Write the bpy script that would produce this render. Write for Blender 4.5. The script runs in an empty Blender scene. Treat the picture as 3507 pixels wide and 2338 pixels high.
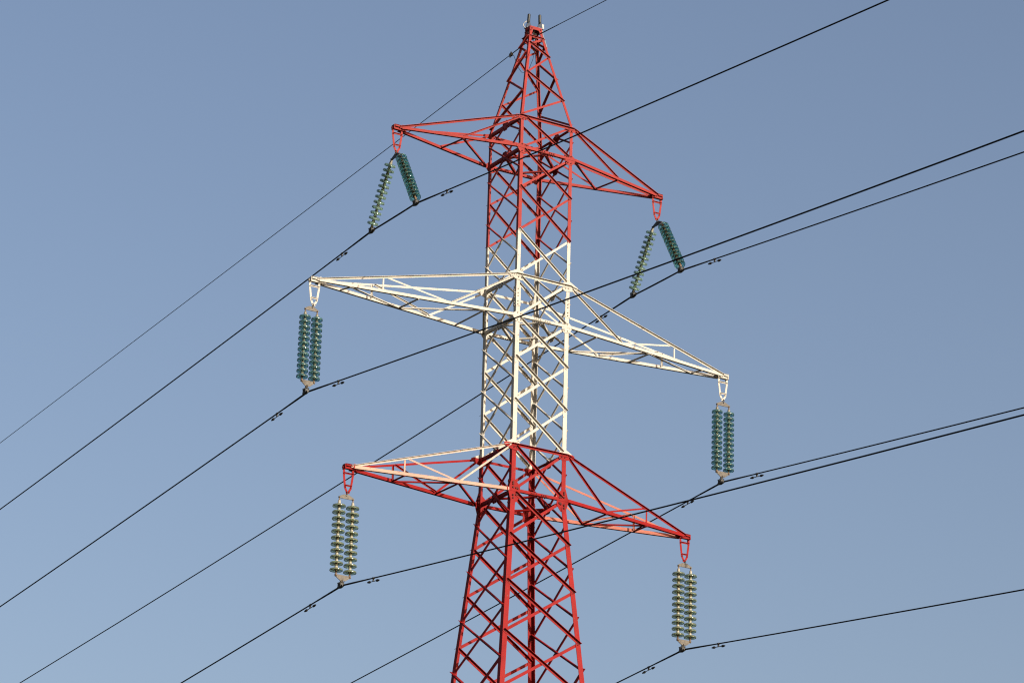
import bpy, bmesh, math, random
from mathutils import Vector, Matrix
random.seed(7)
scene = bpy.context.scene
C = scene.collection
U = 1.43                       # metres per structure unit (body width of the pylon)
ZG = -23.5                     # ground level in structure units (0 = top crossarm root)
def W3(p): return Vector((p[0]*U, p[1]*U, (p[2]-ZG)*U))

# ---------------------------------------------------------------- camera
YAW, PITCH, ROLL = 1.02969, 0.34873, 0.027173
fw = Vector((math.cos(YAW)*math.cos(PITCH), math.sin(YAW)*math.cos(PITCH), math.sin(PITCH)))
rt = Vector((math.sin(YAW), -math.cos(YAW), 0)); up = rt.cross(fw)
c_, s_ = math.cos(ROLL), math.sin(ROLL)
r2, u2 = c_*rt+s_*up, -s_*rt+c_*up
cam = bpy.data.cameras.new('camera'); cam_o = bpy.data.objects.new('camera', cam); C.objects.link(cam_o)
M = Matrix(((r2.x, u2.x, -fw.x), (r2.y, u2.y, -fw.y), (r2.z, u2.z, -fw.z))).to_4x4()
M.translation = W3((-26.62309, -43.87551, -22.35643)); cam_o.matrix_world = M
cam.sensor_fit = 'HORIZONTAL'; cam.sensor_width = 36; cam.lens = 11596.091/3507*36
cam.clip_start = 0.5; cam.clip_end = 5000
scene.camera = cam_o

# ---------------------------------------------------------------- sky, sun, exposure
SUN_EL, SUN_AZ = math.radians(17), math.radians(-79)     # azimuth measured from +x
sdir = Vector((math.cos(SUN_AZ)*math.cos(SUN_EL), math.sin(SUN_AZ)*math.cos(SUN_EL), math.sin(SUN_EL)))
world = bpy.data.worlds.new('World'); scene.world = world; world.use_nodes = True
nt = world.node_tree; bg = nt.nodes['Background']
sky = nt.nodes.new('ShaderNodeTexSky'); sky.sky_type = 'NISHITA'; sky.sun_disc = False
sky.sun_elevation = SUN_EL; sky.sun_rotation = math.atan2(sdir.x, sdir.y)
sky.altitude = 0; sky.air_density = 1.0; sky.dust_density = 4.0; sky.ozone_density = 0.5
wb = nt.nodes.new('ShaderNodeMix'); wb.data_type = 'RGBA'; wb.blend_type = 'MULTIPLY'; wb.inputs[0].default_value = 1   # camera white balance of the sky
wb.inputs[7].default_value = (0.970, 0.948, 1.020, 1); nt.links.new(sky.outputs[0], wb.inputs[6]); nt.links.new(wb.outputs[2], bg.inputs[0]); bg.inputs[1].default_value = 0.106
sl = bpy.data.lights.new('sun', 'SUN'); sl.energy = 5.0; sl.angle = math.radians(0.5); sl.color = (1.0, 0.92, 0.78)
so = bpy.data.objects.new('sun', sl); C.objects.link(so); so.rotation_euler = sdir.to_track_quat('Z', 'Y').to_euler()
so.location = (0, 0, 80)
scene.view_settings.view_transform = 'Standard'; scene.view_settings.look = 'None'
scene.view_settings.exposure = 0.55; scene.view_settings.gamma = 1
scene.render.engine = 'CYCLES'
scene.cycles.filter_width = 1.15; scene.cycles.max_bounces = 8; scene.cycles.transparent_max_bounces = 16; scene.cycles.transmission_bounces = 12

# ---------------------------------------------------------------- materials
def mat(name, col, rough=0.5, metal=0.0, spec=0.4, noise=0.0, nscale=8.0, speck=None):
    m = bpy.data.materials.new(name); m.use_nodes = True
    t = m.node_tree; b = t.nodes['Principled BSDF']
    b.inputs['Roughness'].default_value = rough; b.inputs['Metallic'].default_value = metal
    b.inputs['Specular IOR Level'].default_value = spec
    b.inputs['Base Color'].default_value = (*col, 1)
    if noise: wear(t, b, col, noise, nscale, speck)
    return m
def wear(t, b, src, amount, nscale, speck=None):
    geo = t.nodes.new('ShaderNodeNewGeometry')
    n = t.nodes.new('ShaderNodeTexNoise'); n.inputs['Scale'].default_value = nscale; n.inputs['Detail'].default_value = 6
    t.links.new(geo.outputs['Position'], n.inputs['Vector'])
    r = t.nodes.new('ShaderNodeMapRange'); r.inputs[1].default_value = 0.3; r.inputs[2].default_value = 0.7
    r.inputs[3].default_value = 1-amount; r.inputs[4].default_value = 1+amount
    t.links.new(n.outputs[0], r.inputs[0])
    mx = t.nodes.new('ShaderNodeMix'); mx.data_type = 'RGBA'; mx.blend_type = 'MULTIPLY'; mx.inputs[0].default_value = 1
    if isinstance(src, tuple): mx.inputs[6].default_value = (*src, 1)
    else: t.links.new(src, mx.inputs[6])
    t.links.new(r.outputs[0], mx.inputs[7])
    out = mx.outputs[2]
    if speck:                                        # chips and dirt flecks
        n2 = t.nodes.new('ShaderNodeTexNoise'); n2.inputs['Scale'].default_value = nscale*6; n2.inputs['Detail'].default_value = 4
        t.links.new(geo.outputs['Position'], n2.inputs['Vector'])
        r2_ = t.nodes.new('ShaderNodeMapRange'); r2_.inputs[1].default_value = 0.65; r2_.inputs[2].default_value = 0.71
        t.links.new(n2.outputs[0], r2_.inputs[0])
        m2 = t.nodes.new('ShaderNodeMix'); m2.data_type = 'RGBA'
        t.links.new(r2_.outputs[0], m2.inputs[0]); t.links.new(out, m2.inputs[6]); m2.inputs[7].default_value = (*speck, 1)
        out = m2.outputs[2]
    t.links.new(out, b.inputs['Base Color'])
RED_T, RED_L, WHITE, SALMON, PEACH = (0.212, 0.027, 0.024), (0.183, 0.0068, 0.0068), (0.380, 0.355, 0.312), (0.36, 0.225, 0.175), (0.385, 0.325, 0.28)
def band_paint():
    m = bpy.data.materials.new('pylon_band_paint'); m.use_nodes = True
    t = m.node_tree; b = t.nodes['Principled BSDF']; b.inputs['Roughness'].default_value = 0.6
    b.inputs['Specular IOR Level'].default_value = 0.10
    geo = t.nodes.new('ShaderNodeNewGeometry'); sp = t.nodes.new('ShaderNodeSeparateXYZ')
    t.links.new(geo.outputs['Position'], sp.inputs[0])
    cur = None                                        # painted bands, from the ground up
    for h, c in (((-14.5-ZG)*U, WHITE), ((-9.64-ZG)*U, RED_L), ((-5.635-ZG)*U, WHITE), ((-2.03-ZG)*U, RED_T)):
        gt = t.nodes.new('ShaderNodeMath'); gt.operation = 'GREATER_THAN'; gt.inputs[1].default_value = h
        t.links.new(sp.outputs[2], gt.inputs[0])
        mx = t.nodes.new('ShaderNodeMix'); mx.data_type = 'RGBA'; t.links.new(gt.outputs[0], mx.inputs[0])
        if cur: t.links.new(cur, mx.inputs[6])
        else: mx.inputs[6].default_value = (*RED_L, 1)
        mx.inputs[7].default_value = (*c, 1); cur = mx.outputs[2]
    wear(t, b, cur, 0.12, 3.0, (0.13, 0.05, 0.035))
    return m
BAND = band_paint()
M_RT = mat('faded_red_paint', RED_T, .65, 0, .10, .12, 3, (.12, .03, .025))
M_RL = mat('red_paint', RED_L, .65, 0, .10, .12, 3, (.09, .015, .012))
M_WH = mat('white_paint', WHITE, .6, 0, .18, .07, 3, (.27, .22, .16))
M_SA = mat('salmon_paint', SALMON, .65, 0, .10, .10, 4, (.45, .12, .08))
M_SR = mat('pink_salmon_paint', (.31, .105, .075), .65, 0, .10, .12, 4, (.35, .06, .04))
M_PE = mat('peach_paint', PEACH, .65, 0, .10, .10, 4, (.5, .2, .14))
M_BOLT_R = mat('dark_red_bolt', (.06, .004, .004), .6, 0, .15)
M_BOLT_W = mat('grey_bolt', (.20, .18, .15), .5)
M_GALV = mat('galvanised_steel', (.075, .064, .052), .6, .25, .4, .35, 20)
M_GALVD = mat('dark_galvanised_steel', (.035, .033, .030), .55, .3, .4, .15, 20)
M_CAP = mat('insulator_cap', (.19, .175, .13), .45, .2, .5, .15, 25)
M_CAPW = mat('pale_insulator_cap', (.25, .23, .185), .5, .0, .5, .1, 25)
M_PIN = mat('rusty_pin', (.16, .10, .06), .6, .3, .4, .2, 25)
M_WIRE = mat('weathered_conductor', (.008, .008, .009), .7, .0, .15)
M_BLACK = mat('black_rubber', (.012, .012, .010), .5)
M_LGREY = mat('pale_plastic', (.32, .31, .28), .4)
M_SLATE = mat('slate_bracket', (.10, .12, .16), .5, .2)
def glass(name, col, scat):
    m = bpy.data.materials.new(name); m.use_nodes = True
    b = m.node_tree.nodes['Principled BSDF']
    b.inputs['Base Color'].default_value = (*col, 1); b.inputs['Roughness'].default_value = 0.06
    b.inputs['Transmission Weight'].default_value = scat; b.inputs['IOR'].default_value = 1.5
    return m
M_TEAL = glass('teal_glass', (.29, .55, .53), .92)
M_OLIVE = glass('olive_green_glass', (.52, .60, .42), .88)
M_TEALD = glass('deep_teal_glass', (.30, .60, .58), .94)
M_SAGE = glass('sage_green_glass', (.42, .60, .50), .88)

# ---------------------------------------------------------------- helpers
def link(name, bm, mats, parent=None, smooth=False):
    me = bpy.data.meshes.new(name); bm.normal_update(); bmesh.ops.recalc_face_normals(bm, faces=bm.faces)
    bm.to_mesh(me); bm.free()
    if smooth:
        for p in me.polygons: p.use_smooth = True
    for m in (mats if isinstance(mats, (list, tuple)) else [mats]): me.materials.append(m)
    o = bpy.data.objects.new(name, me); C.objects.link(o)
    if parent is not None:
        o.parent = parent; o.matrix_parent_inverse = parent.matrix_world.inverted()
    return o
def empty(name, loc, label=None, cat=None, group=None, parent=None):
    o = bpy.data.objects.new(name, None); C.objects.link(o); o.empty_display_size = .2
    o.matrix_world = Matrix.Translation(loc)
    o.location = loc
    if parent is not None:
        o.parent = parent; o.matrix_parent_inverse = parent.matrix_world.inverted()
    if label: o['label'] = label
    if cat: o['category'] = cat
    if group: o['group'] = group
    return o
def tag(o, label=None, cat=None, group=None, kind=None):
    for k, v in (('label', label), ('category', cat), ('group', group), ('kind', kind)):
        if v: o[k] = v
    return o
def face(bm, vs, mi=0):
    f = bm.faces.new(vs); f.material_index = mi; return f
def prism(bm, poly, z0, z1, T, mi=0):
    """poly (list of (a,b)) extruded along local axis c from z0 to z1; T maps local (a,b,c) to structure units."""
    A = [bm.verts.new(W3(T(a, b, z0))) for a, b in poly]; B = [bm.verts.new(W3(T(a, b, z1))) for a, b in poly]
    n = len(poly)
    for i in range(n): face(bm, (A[i], A[(i+1) % n], B[(i+1) % n], B[i]), mi)
    face(bm, A[::-1], mi); face(bm, B, mi)
def ang(bm, p0, p1, nrm, w=.035, side=1, out=1, k0=0.0, t=.0055, ext=0.0, mi=0, w2=None):
    """steel angle from p0 to p1: one flange flat on the plane with normal nrm, the other standing on its upper (side=1) or lower edge."""
    p0, p1 = Vector(p0), Vector(p1); d = (p1-p0).normalized(); n = Vector(nrm)
    n = (n-d*n.dot(d)).normalized(); v = n.cross(d)
    if v.z < -1e-6 or (abs(v.z) < 1e-6 and v.x+v.y*.5 < 0): v = -v
    p0 = p0-d*ext; p1 = p1+d*ext; h = w/2; w2 = w2 or w
    s = side; o = out
    poly = [(-s*h, 0), (s*h, 0), (s*h, o*w2), (s*(h-t), o*w2), (s*(h-t), o*t), (-s*h, o*t)]
    L = (p1-p0).length
    prism(bm, poly, 0, L, lambda a, b, c: p0+v*a+n*(b+k0)+d*c, mi)
def box(bm, c, ax, ay, az, mi=0):
    """box with centre c and half-extent vectors ax ay az (structure units)"""
    c, ax, ay, az = map(Vector, (c, ax, ay, az))
    prism(bm, [(-1, -1), (1, -1), (1, 1), (-1, 1)], -1, 1, lambda a, b, k: c+ax*a+ay*b+az*k, mi)
def rod(bm, pts, rad, n=8, mi=0, caps=True):
    pts = [Vector(p) for p in pts]; rad = rad if isinstance(rad, (list, tuple)) else [rad]*len(pts)
    rings = []
    for i, p in enumerate(pts):
        d = (pts[min(i+1, len(pts)-1)]-pts[max(i-1, 0)]).normalized()
        a = d.cross(Vector((0, 0, 1)) if abs(d.z) < .9 else Vector((1, 0, 0))).normalized(); b = d.cross(a)
        rings.append([bm.verts.new(W3(p+(a*math.cos(2*math.pi*k/n)+b*math.sin(2*math.pi*k/n))*rad[i])) for k in range(n)])
    for r0, r1 in zip(rings, rings[1:]):
        for k in range(n): face(bm, (r0[k], r0[(k+1) % n], r1[(k+1) % n], r1[k]), mi)
    if caps: face(bm, rings[0][::-1], mi); face(bm, rings[-1], mi)
def bolt(bm, p, nrm, r=.011, h=.012, mi=1):
    p = Vector(p); n = Vector(nrm).normalized(); rod(bm, [p, p+n*h], r, 6, mi)
def plate(bm, pts2, o, ex, ey, nrm, k0=0.0, t=.006, mi=0):
    o, ex, ey, n = map(Vector, (o, ex, ey, nrm))
    prism(bm, pts2, k0, k0+t, lambda a, b, c: o+ex*a+ey*b+n*c, mi)
def hwid(z):
    if z > 0: return .5+(.099-.5)*z/1.853
    if z > -6.418: return .5+(.5026-.5)*z/-6.418
    return .5026+(.9403-.5026)*(-6.418-z)/5
def hwidy(z): return .5+(.058-.5)*z/1.853 if z > 0 else hwid(z)
S = {'A': (-1, -1), 'B': (1, -1), 'C': (1, 1), 'D': (-1, 1)}
# each face: (first corner, second corner, outward normal); rotating a quarter turn maps one face to the next
FACES = {'AB': ('A', 'B', (0, -1, 0)), 'BC': ('B', 'C', (1, 0, 0)), 'CD': ('C', 'D', (0, 1, 0)), 'DA': ('D', 'A', (-1, 0, 0))}
def heel(l, z, dz=0): return Vector((S[l][0]*hwid(z), S[l][1]*hwidy(z), z))
def at(f, l, z, inset):                               # point on face f at leg l, 'inset' units in from the heel
    a, b, n = FACES[f]; o = b if l == a else a
    p = heel(l, z); d = (heel(o, z)-p).normalized(); return p+d*inset

# ---------------------------------------------------------------- ground
bm = bmesh.new(); N = 24; R = 2500
vs = [[bm.verts.new((x, y, 0)) for x in [(-1+2*i/N)*R for i in range(N+1)]] for y in [(-1+2*j/N)*R for j in range(N+1)]]
for j in range(N):
    for i in range(N): bm.faces.new((vs[j][i], vs[j][i+1], vs[j+1][i+1], vs[j+1][i]))
m = mat('dry_grass_field', (.040, .042, .020), .95, 0, .1, .45, .35, (.09, .075, .04))
tag(link('ground', bm, m), kind='structure')

# ---------------------------------------------------------------- pylon
pylon = empty('lattice_pylon', (0, 0, 0), 'tall red and white lattice steel pylon with three pairs of crossarms and a pointed top', 'pylon')
EVEN = [0, -.57, -1.27, -2.015, -2.768, -3.497, -4.195, -4.912, -5.655, -6.42, -7.16, -7.93, -8.76, -9.66]
ODD = [-.265, -.905, -1.65, -2.39, -3.11, -3.825, -4.53, -5.25, -5.99, -6.765, -7.54, -8.335, -9.17]
LOW_E = [-9.66, -10.65, -11.8, -13.1, -14.6, -16.3, -18.3, -20.7, -23.3]
LOW_O = [-9.17, -10.12, -11.2, -12.4, -13.8, -15.4, -17.3, -19.4, -22.0]
GUS = (0, -.578, -2.768, -3.497, -5.655, -6.42)
def legw(z): return .046 if z > 0 else .054 if z > -.65 else .060 if z > -3.1 else .075 if z > -6.3 else .086
def leg(l):
    bm = bmesh.new(); sx, sy = S[l]
    st = [1.865, 0.0, -.65, -3.1, -6.42, -11.4, -17, -23.45]
    ws = [legw((a+b)/2) for a, b in zip(st, st[1:])]; t = .009
    for z1, z0, w in zip(st, st[1:], ws):
        poly = [(0, 0), (w, 0), (w, t), (t, t), (t, w), (0, w)]
        def T(a, b, c):
            return Vector((sx*(hwid(c)-a), sy*(hwidy(c)-b), c))
        prism(bm, poly, z0, z1, T)
    # concrete-side foot plate
    h = hwid(-23.45); box(bm, (sx*(h-.04), sy*(h-.04), -23.46), (.12, 0, 0), (0, .12, 0), (0, 0, .012))
    return link('leg', bm, BAND, pylon)
for l in 'ABCD':
    leg(l)
# footings
for l in 'ABCD':
    bm = bmesh.new(); sx, sy = S[l]; h = hwid(-23.45)
    prism(bm, [(-.3, -.3), (.3, -.3), (.3, .3), (-.3, .3)], -23.6, -23.474, lambda a, b, c: Vector((sx*(h-.04)+a, sy*(h-.04)+b, c)))
    link('concrete_footing', bm, mat('concrete', (.3, .29, .27), .9, noise=.1), pylon)
def brace(f, l0, z0, l1, z1, kind, w, name='diagonal_brace', bm=None, trim=(0, 0), paint=None):
    """kind 'o' = outside the legs, standing flange outward; 'i' = inside, flange inward"""
    n = FACES[f][2]; own = bm is None
    if own: bm = bmesh.new()
    lt = .009
    p0, p1 = at(f, l0, z0, .028), at(f, l1, z1, .028); dd = (p1-p0).normalized()
    p0, p1 = p0+dd*trim[0], p1-dd*trim[1]
    if kind == 'o': ang(bm, p0, p1, n, w, 1, 1, .001, ext=.022)
    else:
        ang(bm, p0, p1, n, w, 1, -1, -lt-.001, ext=.0)
    bl = 'W' if (-2.045 > (z0+z1)/2 > -5.7) else 'R'
    if own:
        d = (p1-p0).normalized()
        for p, s in ((p0, 1), (p1, -1)):
            for k in (0, .03):
                bolt(bm, p+d*s*k+Vector(n)*(.007 if kind == 'o' else .001), n, .008, .010, 1)
        return link(name, bm, [paint or BAND, M_BOLT_W if bl == 'W' else M_BOLT_R], pylon)
def bw(z): return .036 if z > -2.7 else .042 if z > -6.4 else .046
for f in ('AB', 'CD'):
    a, b, n = FACES[f]
    for z1, z0 in zip(EVEN, EVEN[1:]):
        tr = [.075 if any(abs(q-g) < .02 for g in GUS) else 0 for q in (z1, z0)]
        pt = M_RT if z1 > -2 else M_WH if z1 > -5.6 else None
        brace(f, a, z1-(.03 if z1 == -2.768 else 0), b, z0, 'o', bw(z1), trim=tr, paint=pt); brace(f, b, z1, a, z0, 'i', bw(z1), trim=tr, paint=pt)
for f in ('DA', 'BC'):
    a, b, n = FACES[f]
    for z1, z0 in zip(ODD, ODD[1:]):
        brace(f, a, z1, b, z0, 'o', bw(z1)*.9); brace(f, b, z1, a, z0, 'i', bw(z1)*.9)
    for l in (a, b):                                  # half panel under the top strut
        bm = bmesh.new(); mid = (at(f, a, 0, 0)+at(f, b, 0, 0))/2
        ang(bm, mid, at(f, l, -.265, .02), n, .032, 1, -1, -.012); link('short_brace', bm, BAND, pylon)
# rest of the lattice below the frame of the photo, one part
bm = bmesh.new()
for f in FACES:
    a, b, n = FACES[f]; zz = LOW_E if f in ('AB', 'CD') else LOW_O
    for z1, z0 in zip(zz, zz[1:]):
        brace(f, a, z1, b, z0, 'o', .055, bm=bm); brace(f, b, z1, a, z0, 'i', .055, bm=bm)
lo = link('lower_lattice', bm, BAND, pylon); lo['kind'] = 'stuff'
# pointed top
PK = {'e': [('b', .50, 'a', .03, 'i'), ('a', .895, 'b', .49, 'o'), ('b', 1.304, 'a', .895, 'i'), ('a', 1.508, 'b', 1.304, 'o'), ('b', 1.64, 'a', 1.508, 'i')],
      'o': [('a', .06, 'b', .487, 'o'), ('a', .91, 'b', .51, 'i'), ('a', .91, 'b', 1.31, 'o'), ('a', 1.50, 'b', 1.31, 'i'), ('a', 1.50, 'b', 1.64, 'o')]}
for f in FACES:
    a, b, n = FACES[f]
    for (l0, z0, l1, z1, k) in PK['e' if f in ('AB', 'CD') else 'o']:
        L0 = a if l0 == 'a' else b; L1 = a if l1 == 'a' else b
        brace(f, L0, z0, L1, z1, k, .034, 'peak_brace')
    brace(f, a, 1.655, b, 1.655, 'o', .030, 'peak_brace')
    bm = bmesh.new()                                   # arched cap plate round the top opening
    h = hwid(1.80); A_, B_ = heel(a, 1.8), heel(b, 1.8); ex = (B_-A_).normalized(); o_ = (A_+B_)/2
    g = (B_-A_).length/.224; pl = [(-.112*g, .06), (.112*g, .06), (.128*g, -.06), (.085*g, -.045), (.05*g, .005), (-.05*g, .005), (-.085*g, -.045), (-.128*g, -.06)]
    plate(bm, pl, o_, ex, (0, 0, 1), n, .004, .006)
    for q in ((-.085, .02), (.085, .02), (-.105, -.02), (.105, -.02)): bolt(bm, o_+ex*q[0]*g+Vector((0, 0, q[1])), n, .012, .02)
    link('cap_plate', bm, [BAND, M_BOLT_R], pylon)
# horizontal struts, body chords, plan bracing, gussets
TOP, BOT = (-.022, -2.790, -5.655), (-.578, -3.501, -6.418)
for i, z in enumerate(TOP):
    for f in FACES:
        n = FACES[f][2]; bm = bmesh.new(); a, b = FACES[f][:2]
        zz = z-.012 if f in ('AB', 'CD') else z
        if f in ('AB', 'CD'): ang(bm, at(f, a, zz, -.02), at(f, b, zz, -.02), n, .042, 1, 1, .010)
        else: ang(bm, at(f, a, zz, .01), at(f, b, zz, .01), n, .050, -1, -1, -.012, w2=.05)
        link('horizontal_strut', bm, [(M_RT, BAND, M_RL)[i]], pylon)
for i, z in enumerate(BOT):
    mt = (M_RT, M_WH, M_RL)[i]
    for f in FACES:
        n = FACES[f][2]; bm = bmesh.new(); a, b = FACES[f][:2]
        if f in ('AB', 'CD'):
            zc_ = z+.014; ang(bm, at(f, a, zc_, -.08), at(f, b, zc_, -.08), n, .046, -1, -1 if f == 'AB' else 1, .012)
            m_ = (at(f, a, z+.014, 0)+at(f, b, z+.014, 0))/2; ex = (at(f, b, z, 0)-at(f, a, z, 0)).normalized()
            plate(bm, [(-.16, -.016), (.16, -.016), (.16, .02), (-.16, .02)], m_, ex, (0, 0, 1), n, .014, .006)
            for k in (-.13, -.09, -.05, .05, .09, .13): bolt(bm, m_+ex*k+Vector(n)*.02, n, .010, .010); bolt(bm, m_+ex*k+Vector((0, 0, -.027))-Vector(n)*.02, (0, 0, -1), .010, .012)
            link('body_chord', bm, [mt, (M_BOLT_R, M_BOLT_W, M_BOLT_R)[i]], pylon)
        else:
            ang(bm, at(f, a, z, .01), at(f, b, z, .01), n, .052, -1, -1, -.012)
            link('horizontal_strut', bm, mt, pylon)
    h = hwid(z)-.03; mids = [Vector((0, -h, z-.03)), Vector((h, 0, z-.03)), Vector((0, h, z-.03)), Vector((-h, 0, z-.03))]
    for k in range(4):
        bm = bmesh.new(); ang(bm, mids[k], mids[(k+1) % 4], (0, 0, 1), .04, 1, 1, .0); link('plan_brace', bm, mt, pylon)
# mid plates where the staggered diagonals cross the struts
for i, z in enumerate(TOP+BOT):
    for f in ('DA', 'BC'):
        a, b, n = FACES[f]; bm = bmesh.new(); o_ = (at(f, a, z, 0)+at(f, b, z, 0))/2; ex = (at(f, b, z, 0)-at(f, a, z, 0)).normalized()
        dz = .008
        plate(bm, [(-.085, -.04), (-.045, -.085-dz), (.045, -.085-dz), (.085, -.04), (.085, .04), (.045, .085), (-.045, .085), (-.085, .04)], o_, ex, (0, 0, 1), n, -.0085, .006)
        for q in ((-.06, .03), (.06, .03), (-.03, .065), (.03, .065), (-.06, -.03), (.06, -.03), (-.03, -.065), (.03, -.065)):
            bolt(bm, o_+ex*q[0]+Vector((0, 0, q[1]))-Vector(n)*.0025, n, .010, .012)
        link('gusset_plate', bm, [BAND, M_BOLT_W if z in (-2.790, -3.501) else M_BOLT_R], pylon)
for i in range(3):
    zt, zb = TOP[i], BOT[i]; mb = M_BOLT_W if i == 1 else M_BOLT_R
    for l in 'ABCD':
        f = 'AB' if l in 'AB' else 'CD'; n = FACES[f][2]; s = S[l][0]; ex = Vector((-s, 0, 0)); ey = Vector((0, 0, 1))
        p = heel(l, zt); bm = bmesh.new(); p.z = zt; g = 1.25 if i else 1
        pl = [(-.10, -.035), (-.10, .0), (0, .02), (.085, .02), (.105, .0), (.100, -.07), (0, -.065)] if i == 0 else [(-.15, -.035), (-.15, .0), (0, .08), (.085, .06), (.14, .03), (.14, -.075), (.09, -.10), (-.02, -.09)]
        plate(bm, pl, p, ex, ey, n, .002, .006)
        for q in ((.03, .01), (.03, -.05), (.085, -.01), (.085, -.05), (-.05, -.01), (-.08, -.015)): bolt(bm, p+ex*q[0]+ey*q[1]+Vector(n)*.008, n, .010, .014)
        link('gusset_plate', bm, [(M_RT, BAND, BAND)[i], mb], pylon)
        p = heel(l, zb); bm = bmesh.new()
        if i < 2: pl = [(.0, .075), (.10, .075), (.135, .04), (.135, -.03), (.12, -.085), (.085, -.105), (0, -.09), (-.05, -.025), (-.05, .03)]; br = .010
        else: pl = [(.0, .19), (.06, .19), (.16, .09), (.165, -.06), (.155, -.10), (.09, -.185), (.0, -.20), (-.05, -.03), (-.05, .03)]; br = .017
        plate(bm, pl, p, ex, ey, n, .002, .006)
        k = 1 if i < 2 else 1.9
        for q in ((.03, .055*k), (.03, -.065*k), (.085, .045), (.115, .04), (.09, -.065), (.115, -.05)) + (((.03, .15*.9), (.03, -.15*.9+.06), (.03, .05)) if i == 2 else ()):
            bolt(bm, p+ex*q[0]+ey*q[1]+Vector(n)*.008, n, br, .016)
        link('gusset_plate', bm, [(M_RT, M_WH, M_RL)[i], mb], pylon)
# bolted leg splices
for (z, hh, mb) in ((-3.16, .17, M_BOLT_W),):
    for l in 'ABCD':
        bm = bmesh.new(); sx, sy = S[l]; h = hwid(z); t = .007
        poly = [(-t, -t), (.078, -t), (.078, 0), (0, 0), (0, .078), (-t, .078)]
        prism(bm, poly, z-hh, z+hh, lambda a, b, c: Vector((sx*(h-a), sy*(h-b), c)))
        for k in (-.14, -.09, .0, .05, .12):
            bolt(bm, (sx*(h-.03), sy*(h+t), z+k), (0, sy, 0), .011, .014); bolt(bm, (sx*(h+t), sy*(h-.03), z+k-.02), (sx, 0, 0), .013, .018)
        link('splice_angle', bm, [BAND, mb], pylon)
# big splice bolts on the lower leg joints, as modelled on the gussets' other flange
for l in 'ABCD':
    sx, sy = S[l]; bm = bmesh.new(); z = -6.42; h = hwid(z)
    prism(bm, [(-.007, .0), (0, .0), (0, .085), (-.007, .085)], z-.22, z+.2, lambda a, b, c: Vector((sx*(h-a), sy*(h-b), c)))
    for k in (-.19, -.12, -.05, .03, .09, .16): bolt(bm, (sx*(h+.007), sy*(h-.045), z+k), (sx, 0, 0), .017, .022)
    link('splice_plate', bm, [M_RL, M_BOLT_R], pylon)

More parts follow.
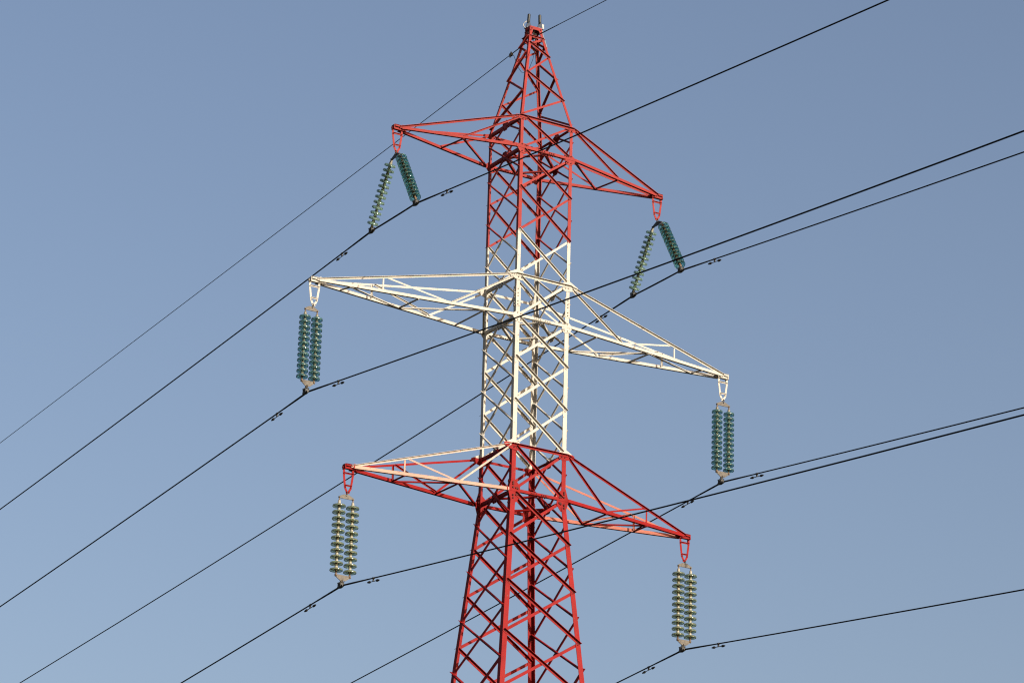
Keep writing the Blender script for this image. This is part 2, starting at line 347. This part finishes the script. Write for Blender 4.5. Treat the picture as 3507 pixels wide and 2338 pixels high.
# ---------------------------------------------------------------- crossarms
ARML = (2.522, 3.883, 3.139)
def sub(name, parent, bm, mats): return link(name, bm, mats, parent)
def cross_arm(i, s):
    """i = 0,1,2 top to bottom; s = -1 the arm over the A-D face, +1 the arm over the B-C face (a half turn of the other)"""
    zt, zb, L = TOP[i], BOT[i], ARML[i]
    N_, F_ = ('A', 'D') if s < 0 else ('C', 'B')      # N_ matches A, F_ matches D under the half turn
    base = (M_RT, M_WH, M_RL)[i]; mb = M_BOLT_W if i == 1 else M_BOLT_R
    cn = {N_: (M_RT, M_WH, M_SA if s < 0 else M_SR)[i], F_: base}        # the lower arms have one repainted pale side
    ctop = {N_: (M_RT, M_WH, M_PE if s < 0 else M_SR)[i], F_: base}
    yn = {l: (0, S[l][1], 0) for l in (N_, F_)}
    root_b = {l: Vector((s*(hwid(zb)+.06), S[l][1]*hwid(zb), zb+.014)) for l in (N_, F_)}
    root_t = {l: Vector((s*(hwid(zt)+.04), S[l][1]*hwid(zt), zt-.015)) for l in (N_, F_)}
    tip_b = {l: Vector((s*(L-.09), S[l][1]*.05, zb+.010)) for l in (N_, F_)}
    tip_t = {l: Vector((s*(L-.05), S[l][1]*.045, zb+.014)) for l in (N_, F_)}
    r0 = {l: Vector((s*hwid(zb), S[l][1]*hwid(zb), zb+.014)) for l in (N_, F_)}
    def bch(l, fr): return r0[l].lerp(tip_b[l], fr)
    def tch(l, fr):
        x = bch(l, fr).x; k = (x-root_t[l].x)/(tip_t[l].x-root_t[l].x); return root_t[l].lerp(tip_t[l], k)
    bm = bmesh.new()                                   # tip bracket carries the arm's name and its pieces
    X0 = s*(L-.03)
    box(bm, (X0, 0, zb+.036), (.092, 0, 0), (0, .056, 0), (0, 0, .004))             # top plate
    for y in (-.052, .052): box(bm, (X0, y, zb+.026), (.092, 0, 0), (0, .004, 0), (0, 0, .018))
    box(bm, (X0-s*.07, -.0585, zb+.02), (.035, 0, 0), (0, .003, 0), (0, 0, .034))
    box(bm, (X0, 0, zb-.008), (.095, 0, 0), (0, .028, 0), (0, 0, .022))             # recessed channel
    for x in (-.100, .100): box(bm, (X0+x, 0, zb+.002), (.005, 0, 0), (0, .046, 0), (0, 0, .040))
    for x in (-1, 1): rod(bm, [(X0+x*.06, 0, zb-.012), (X0+x*.132, 0, zb-.012)], .012, 8); bolt(bm, (X0+x*.116, 0, zb-.012), (x, 0, 0), .020, .012)
    arm = link('cross_arm', bm, [base, mb], pylon)
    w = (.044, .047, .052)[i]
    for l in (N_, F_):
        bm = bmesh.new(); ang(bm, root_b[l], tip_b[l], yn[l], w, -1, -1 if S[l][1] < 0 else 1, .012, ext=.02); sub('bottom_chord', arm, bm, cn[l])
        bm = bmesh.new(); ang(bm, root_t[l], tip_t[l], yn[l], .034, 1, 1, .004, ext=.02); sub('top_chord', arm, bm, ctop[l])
        n = yn[l]; mt_ = cn[l]
        if i == 0:
            fr = .49 if l == N_ else .54
            bm = bmesh.new(); ang(bm, root_t[l]+Vector((0, 0, -.03)), bch(l, fr)+Vector((0, 0, .01)), n, .030, 1, 1, .0); sub('web_brace', arm, bm, mt_)
        else:
            bm = bmesh.new(); ang(bm, bch(l, .686), tch(l, .686), n, .026, 1, -1, .0); sub('web_post', arm, bm, mt_)
            fd = .335
            bm = bmesh.new(); ang(bm, tch(l, .67), bch(l, fd+.01)+Vector((0, 0, .01)), n, .027, 1, -1, .0); sub('web_brace', arm, bm, mt_)
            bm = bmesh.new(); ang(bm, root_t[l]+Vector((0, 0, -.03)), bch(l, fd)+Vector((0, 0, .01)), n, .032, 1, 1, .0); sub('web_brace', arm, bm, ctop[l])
    if i == 0: seq = [(F_, 0.03), (N_, .49), (F_, .54)]; extra = []
    elif i == 1: seq = [(F_, .0), (N_, .168), (F_, .52)]; extra = [((N_, .168), (F_, .175)), ((F_, .52), (N_, .505)), ((F_, .52), (N_, .85)), ((N_, .85), (F_, .87))]
    else: seq = [(F_, .02), (N_, .34), (F_, .344)]; extra = [((N_, .345), (F_, .685)), ((F_, .69), (N_, .687))]
    prs = list(zip(seq, seq[1:]))+extra
    for (la, fa), (lb, fb) in prs:
        bm = bmesh.new(); dz = Vector((0, 0, -.034))
        ang(bm, bch(la, fa)+dz, bch(lb, fb)+dz, (0, 0, 1), .030, 1, 1, -.001, ext=.01)
        for l_, f_ in ((la, fa), (lb, fb)): bolt(bm, bch(l_, f_)+dz, (0, 0, -1), .009, .012)
        sub('bottom_brace', arm, bm, [base, mb])
    # ladder-shaped hanger
    bm = bmesh.new(); X = lambda a: s*L+a*.97-s*.012; t = .007
    prof = [(.083, -.02), (.083, -.11), (.052, -.33), (.016, -.395), (.016, -.415)]
    for q in (-1, 1):
        for (x0, z0), (x1, z1) in zip(prof, prof[1:]):
            ang(bm, (X(q*x0), 0, zb+z0), (X(q*x1), 0, zb+z1), (0, -1, 0), .033, -q, -1, .0, t=.006, ext=.004, w2=.024)
    ang(bm, (X(-.085), 0, zb-.105), (X(.085), 0, zb-.105), (0, -1, 0), .024, 1, 1, .008)
    ang(bm, (X(-.058), 0, zb-.300), (X(.058), 0, zb-.300), (0, -1, 0), .022, 1, 1, .008)
    sub('ladder_hanger', arm, bm, base)
    return arm
for i in range(3):
    for s in (-1, 1):
        arm = cross_arm(i, s)
        if i == 2: arm['label'] = 'lowest crossarm with one pair of chords in paler, faded paint'

# ---------------------------------------------------------------- twin rod fittings on the tip
def rod_fitting(x, y, tilt, tube):
    bm = bmesh.new(); z = 1.865
    prism(bm, [(-.05, 0), (.05, 0), (.025, .12), (-.02, .12)], -.008, .008, lambda a, b, c: Vector((x+a*.7, y-a*.7+c, z+b)))
    if tube: box(bm, (x-.01, y+.005, z-.05), (.022, 0, 0), (0, .03, 0), (0, 0, .05))
    box(bm, (x, y, z+.0), (.05, 0, 0), (0, .05, 0), (0, 0, .006))
    b = link('lamp_bracket', bm, M_SLATE, pylon)
    bm = bmesh.new(); p0 = Vector((x, y, z+.115)); d = Vector((tilt, 0, 1)).normalized()
    rod(bm, [p0-d*.02, p0, p0+d*.015, p0+d*.140, p0+d*.150], [.012, .020, .0255, .0255, .018], 12); link('rod_lamp', bm, M_BLACK, b, smooth=False)
    bm = bmesh.new()
    if tube:
        pts = [Vector((x-.03-.05*math.sin(math.pi*k/8), y+.03*math.sin(math.pi*k/8), z+.13-.15*k/8)) for k in range(9)]
        rod(bm, pts, .0075, 8); link('curved_conduit', bm, M_LGREY, b)
    else:
        box(bm, (x+.045, y-.01, z+.055), (.020, 0, 0), (0, .02, 0), (0, 0, .038)); link('junction_box', bm, M_LGREY, b)
        bm = bmesh.new(); rod(bm, [(x+.045, y-.01, z+.03), (x+.06, y-.0, z-.06), (x+.085, y-.03, z-.18), (x+.13, y-.05, z-.34)], .005, 6); link('cable', bm, M_LGREY, b)
rod_fitting(-.075, .05, .07, True)
rod_fitting(.105, -.02, -.03, False)

# ---------------------------------------------------------------- insulators
def lathe(bm, prof, c, ax, n=24, mi=0, closed=True):
    """prof = [(radius, distance along -axis)]"""
    c = Vector(c); ax = Vector(ax).normalized(); a = ax.orthogonal().normalized(); b = ax.cross(a)
    rings = []
    for r, h in prof:
        rings.append([bm.verts.new(W3(c+ax*h+(a*math.cos(2*math.pi*k/n)+b*math.sin(2*math.pi*k/n))*max(r, 1e-4))) for k in range(n)])
    m = len(rings)
    for i in range(m if closed else m-1):
        r0, r1 = rings[i], rings[(i+1) % m]
        for k in range(n): face(bm, (r0[k], r0[(k+1) % n], r1[(k+1) % n], r1[k]), mi)
def disc_profile(R, f=1.0):      # bell-shaped glass shell: thick rounded rim, recessed underside with one rib
    return [(r, h*f) for r, h in [(.26*R, -.02*R), (.34*R, -.02*R), (.60*R, .03*R), (.84*R, .07*R), (.96*R, .15*R), (1.0*R, .28*R), (1.0*R, .44*R), (.97*R, .50*R),
            (.93*R, .46*R), (.92*R, .30*R), (.86*R, .20*R), (.70*R, .19*R), (.67*R, .36*R), (.61*R, .36*R), (.58*R, .18*R), (.38*R, .15*R), (.26*R, .17*R)]]
def string(parent, p0, p1, ndisc, R, sp, lead, glassm, capm, pinm):
    """p0 = upper pin, p1 = lower pin"""
    p0, p1 = Vector(p0), Vector(p1); d = (p1-p0).normalized(); L = (p1-p0).length
    bm = bmesh.new()
    rod(bm, [p0, p0+d*(lead-.06)], .010, 8, 1)
    for k in range(ndisc):
        c = p0+d*(lead+sp*k)
        h = sp-.30*R if k else sp*.7
        # metal cap above the glass, pin with dark socket below it
        lathe(bm, [(.014, -h), (.020, -h*.93), (.023, -h*.5), (.027, -h*.2), (.031, .0), (.031, .12*R), (.0, .12*R)], c, d, 14, 0, False)
        lathe(bm, [(.030, .13*R), (.020, .30*R), (.013, .36*R), (.013, .45*R)], c, d, 10, 1, False)
    rod(bm, [p0+d*(lead+sp*(ndisc-1)+.02), p1], .012, 8, 1)
    box(bm, p1, (.016, 0, 0), (0, .014, 0), (0, 0, .020), 1)
    st = link('insulator_string', bm, [capm, pinm], parent, smooth=True)
    # one glass disc mesh, copied down the string
    bm = bmesh.new(); c0 = p0+d*lead; lathe(bm, disc_profile(R, .74 if ndisc == 11 else 1.0), c0, d, 28)
    first = link('glass_disc', bm, glassm, st, smooth=True)
    for k in range(1, ndisc):
        o = first.copy(); C.objects.link(o); o.parent = st; o.matrix_parent_inverse = st.matrix_world.inverted()
        o.location = first.location+d*sp*k*U
    return st
def yoke(parent, c, e0, e1, apex, mt, th=.007):
    """flat plate through the two end pins e0,e1 and the apex pin"""
    e0, e1, apex = map(Vector, (e0, e1, apex)); ex = (e1-e0).normalized(); hw = (e1-e0).length/2; mid = (e0+e1)/2
    nrm = ex.cross(Vector((0, 0, 1))).normalized(); ez = Vector((0, 0, 1)); h = (apex-mid).dot(ez)
    s = 1 if h > 0 else -1; H = abs(h)
    pl = [(-hw-.016, .014*s), (-hw-.016, -.012*s), (hw+.016, -.012*s), (hw+.016, .014*s), (.045, (H+.012)*s), (-.045, (H+.012)*s)]
    bm = bmesh.new(); plate(bm, pl, mid, ex, ez, nrm, -th, 2*th)
    for p in (e0, e1, apex): rod(bm, [p-nrm*.022, p+nrm*.022], .012, 8, 0)
    return link('yoke_plate', bm, mt, parent)
def clamp(parent, p, slope_p, slope_m, top):
    """boat-shaped suspension clamp under link 'top', wire runs along y through p"""
    p = Vector(p); bm = bmesh.new()
    n = 8
    pts = []; rad = []
    for k in range(-5, 6):
        y = k*.016; sl = slope_p if y > 0 else slope_m
        pts.append(p+Vector((0, y, sl*abs(y)-.012+.002*abs(k)))); rad.append(.030-.0022*abs(k))
    rod(bm, pts, rad, 10)
    box(bm, p+Vector((0, 0, .022)), (.024, 0, 0), (0, .045, 0), (0, 0, .012))
    for y in (-.04, .0, .04):
        for x in (-.026, .026): rod(bm, [p+Vector((x, y, -.015)), p+Vector((x, y, .05))], .0065, 6); bolt(bm, p+Vector((x, y, .04)), (0, 0, 1), .012, .014, 0)
    body = link('suspension_clamp', bm, M_GALVD, parent)
    bm = bmesh.new(); t = Vector(top)
    for x in (-.020, .020):
        rod(bm, [p+Vector((x, 0, 0)), p+Vector((x*.7, 0, .05)), t.lerp(p+Vector((0, 0, .05)), .45)+Vector((x*.3, 0, 0))], .008, 6)
    rod(bm, [t, t.lerp(p+Vector((0, 0, .05)), .5)], .012, 8)
    bolt(bm, t.lerp(p+Vector((0, 0, .05)), .5)+Vector((-.02, 0, 0)), (1, 0, 0), .018, .04, 0)
    link('clamp_link', bm, M_GALV, body)
INS = {}
SIDE = {-1: 'left', 1: 'right'}
for i in range(3):
    for s in (-1, 1):
        L, zb = ARML[i], BOT[i]; x = s*L
        apex = Vector((x if i == 0 or s > 0 else x-.012, 0, zb-.455))
        lab = ['slanting teal glass insulator strings forming an inverted V below the %s top red crossarm',
               'upright pair of teal glass insulator strings below the %s tip of the white crossarm',
               'upright pair of olive green, pale-capped insulator strings below the %s lowest red crossarm'][i] % SIDE[s]
        root = empty('insulator_set', W3((x, 0, zb-.40)), lab, 'insulator', 'insulator sets hanging from the crossarm tips')
        bm = bmesh.new()                               # shackle
        ring = [Vector((x, .018*math.cos(a*math.pi/6), zb-.425+.032*math.sin(a*math.pi/6))) for a in range(13)]
        rod(bm, ring, .007, 6, caps=False); link('shackle', bm, M_GALV, root)
        if i == 0:
            e0, e1 = Vector((x, -.13, zb-.500)), Vector((x, .13, zb-.500))
            yoke(root, None, e0, e1, apex, M_GALVD)
            zc = -2.125
            for e, gl, cp, pn in ((e0, M_TEALD, M_PIN, M_PIN), (e1, M_SAGE, M_CAP, M_PIN)):
                q = 1 if e.y > 0 else -1
                b = Vector((x, q*.70, zc+.085))
                string(root, e, b, 12, .0930, .0886, .075, gl, cp, pn)
                clamp(root, (x, q*.71, zc), -.0778 if q > 0 else -.0, -.1085 if q < 0 else 0, b)
        else:
            R, sp, nd = (.0915, .0886, 12) if i == 1 else (.103, .102, 11)
            gl, cp = (M_TEAL, M_CAP) if i == 1 else (M_OLIVE, M_CAPW)
            yo = M_GALV
            xo = x-.024 if (i, s) == (1, -1) else x-.008; hw = .104 if (i, s) == (1, -1) else .118
            e0, e1 = Vector((xo-hw, 0, zb-.500)), Vector((xo+hw, 0, zb-.500))
            zl = zb-(1.672 if i == 1 else 1.738)
            f0, f1 = Vector((xo-hw-.004, 0, zl)), Vector((xo+hw-.002, 0, zl))
            yoke(root, None, e0, e1, apex, yo)
            ap = Vector((xo-.01, 0, zl-.065)); yoke(root, None, f0, f1, ap, yo)
            for a, b in ((e0, f0), (e1, f1)): string(root, a, b, nd, R, sp,   .108 if i == 1 else .118, gl, cp, M_PIN)
            zc = zb-1.838 if i == 1 else zb-1.888
            clamp(root, (xo-.015, .03, zc), -.075, -.11, ap)

# ---------------------------------------------------------------- conductors
def wire_pts(x, y0, z0, a, b, sgn, T=150):
    ts = [0, .1, .3, .6, 1, 1.6, 2.5, 4, 6, 8, 10, 13, 16, 20, 25, 30, 36, 43, 52, 62, 75, 90, 105, 120, 135, 150]
    return [(Vector((x, y0+sgn*t, z0+a*t+b*t*t)), t) for t in ts]
def conductor(name, x, z0, half, am, ap, lab, r=.0110, rarm=.0145, bb=.0004, cat='power line', grp='conductor wires strung across the pylon'):
    bm = bmesh.new()
    P = wire_pts(x, half, z0, ap, bb, 1)[::-1] + wire_pts(x, -half, z0, am, bb, -1)
    P = [p for p, t in P]
    rod(bm, P, r, 8)
    o = link(name, bm, M_WIRE, None, smooth=True); tag(o, lab, cat, grp)
    if rarm:                                          # helical armour rods in three steps round each clamp
        bm = bmesh.new()
        for q, hs in (((1, 1.0),)*0 or ((1, ap), (-1, am))):
            for rr, t1 in ((rarm, .42), (rarm*.92, .62), (rarm*.84, .78)):
                pts = [Vector((x, q*(half+t), z0+hs*t+bb*t*t)) for t in (0, t1*.25, t1*.5, t1*.75, t1)]
                rod(bm, pts, rr, 8)
        if half > .1: rod(bm, [Vector((x, -half, z0)), Vector((x, -.2, z0-.004)), Vector((x, .2, z0-.004)), Vector((x, half, z0))], rarm*.92, 8)
        link('armour_rods', bm, M_WIRE, o, smooth=True)
    return o
CON = {}
for i in range(3):
    for s in (-1, 1):
        x = s*ARML[i]-(.01 if i else 0); zc = (-2.125, BOT[1]-1.838, BOT[2]-1.888)[i]; half = .71 if i == 0 else .02
        CON[i, s] = (x, zc, half)
SL = {(0, -1): (-.1108, -.0740), (0, 1): (-.1125, -.0730), (1, -1): (-.1085, -.0745), (1, 1): (-.1125, -.0725), (2, -1): (-.1115, -.0775), (2, 1): (-.1130, -.0775)}
names = {0: 'top red crossarm', 1: 'white crossarm', 2: 'lowest red crossarm'}
for (i, s), (x, zc, half) in CON.items():
    am, ap = SL[i, s]
    conductor('conductor_wire', x, zc, half, am, ap, 'black conductor wire hanging from the insulators of the %s %s' % (SIDE[s], names[i]))
    # vibration dampers, one each side
    for q in (-1, 1):
        t = .955 if q < 0 else 1.0
        if i == 0: t = .98
        sl_ = am if q < 0 else ap
        p = Vector((x, q*(half+t), zc+sl_*t)); d = Vector((0, 1, sl_*q)).normalized()
        where = ('toward the upper right' if q < 0 else 'toward the lower left')
        D = empty('vibration_damper', W3(p), 'small damper on the wire %s from the insulators of the %s %s' % ('rising' if q < 0 else 'descending', SIDE[s], names[i]), 'damper', 'vibration dampers clipped under the conductors')
        bm = bmesh.new(); rod(bm, [p-d*.022, p+d*.022], .017, 8); box(bm, p+Vector((0, 0, -.026)), (.008, 0, 0), (0, .014, 0), (0, 0, .026)); link('clip', bm, M_GALVD, D)
        lo_ = p+Vector((0, 0, -.050)); bm = bmesh.new()
        rod(bm, [lo_-d*.13, lo_, lo_+d*.13], .006, 6); link('messenger_cable', bm, M_GALVD, D)
        for k in (-1, 1):
            bm = bmesh.new(); c = lo_+d*k*.13
            rod(bm, [c-d*k*.03, c-d*k*.025, c+d*k*.0, c+d*k*.05, c+d*k*.06], [.008, .019, .020, .010, .004], 10); link('weight', bm, M_GALVD, D, smooth=True)
# earth wire
ew = conductor('earth_wire', 0, 1.70, .0, -.0900, -.0565, 'thin black earth wire running over the very top of the pylon', r=.0062, rarm=.009, bb=.00002, cat='wire', grp=None)
# clamp carrying it inside the tip, with a bonding lead to the leg
E_ = empty('earth_wire_clamp', W3((0, 0, 1.84)), 'dark clamp holding the thin earth wire inside the arched pylon tip', 'clamp')
bm = bmesh.new(); box(bm, (0, 0, 1.845), (.10, 0, 0), (0, .02, 0), (0, 0, .012)); rod(bm, [(0, 0, 1.84), (0, 0, 1.73)], .014, 8)
link('hanger_bar', bm, M_GALVD, E_)
bm = bmesh.new(); rod(bm, [(0, -.10, 1.694), (0, -.05, 1.70), (0, 0, 1.70), (0, .05, 1.70), (0, .10, 1.694)], [.012, .028, .034, .028, .012], 10)
for y in (-.04, .04): rod(bm, [(.02, y, 1.66), (.02, y, 1.76)], .008, 6); rod(bm, [(-.02, y, 1.66), (-.02, y, 1.76)], .008, 6)
link('clamp_body', bm, M_GALVD, E_)
J = empty('bonding_clamp', W3((0, .71, 1.66)), 'small dark parallel clamp on the earth wire with a thin looping lead', 'clamp')
bm = bmesh.new(); box(bm, (0, .71, 1.655), (.02, 0, 0), (0, .035, 0), (0, 0, .022)); bolt(bm, (0.0, .71, 1.675), (0, 0, 1), .014, .03, 0); bolt(bm, (-.02, .71, 1.63), (0, 0, -1), .014, .03, 0); link('clamp_block', bm, M_GALV, J)
bm = bmesh.new(); pts = [Vector(p) for p in ((0, .70, 1.66), (.0, .62, 1.60), (.0, .55, 1.48), (0, .47, 1.33), (0, .36, 1.20), (0, .24, 1.14), (.0, .12, 1.16), (0, .0, 1.30), (.0, -.06, 1.45), (.0, -.02, 1.62))]
rod(bm, pts, .004, 6); link('bonding_lead', bm, M_WIRE, J, smooth=True)
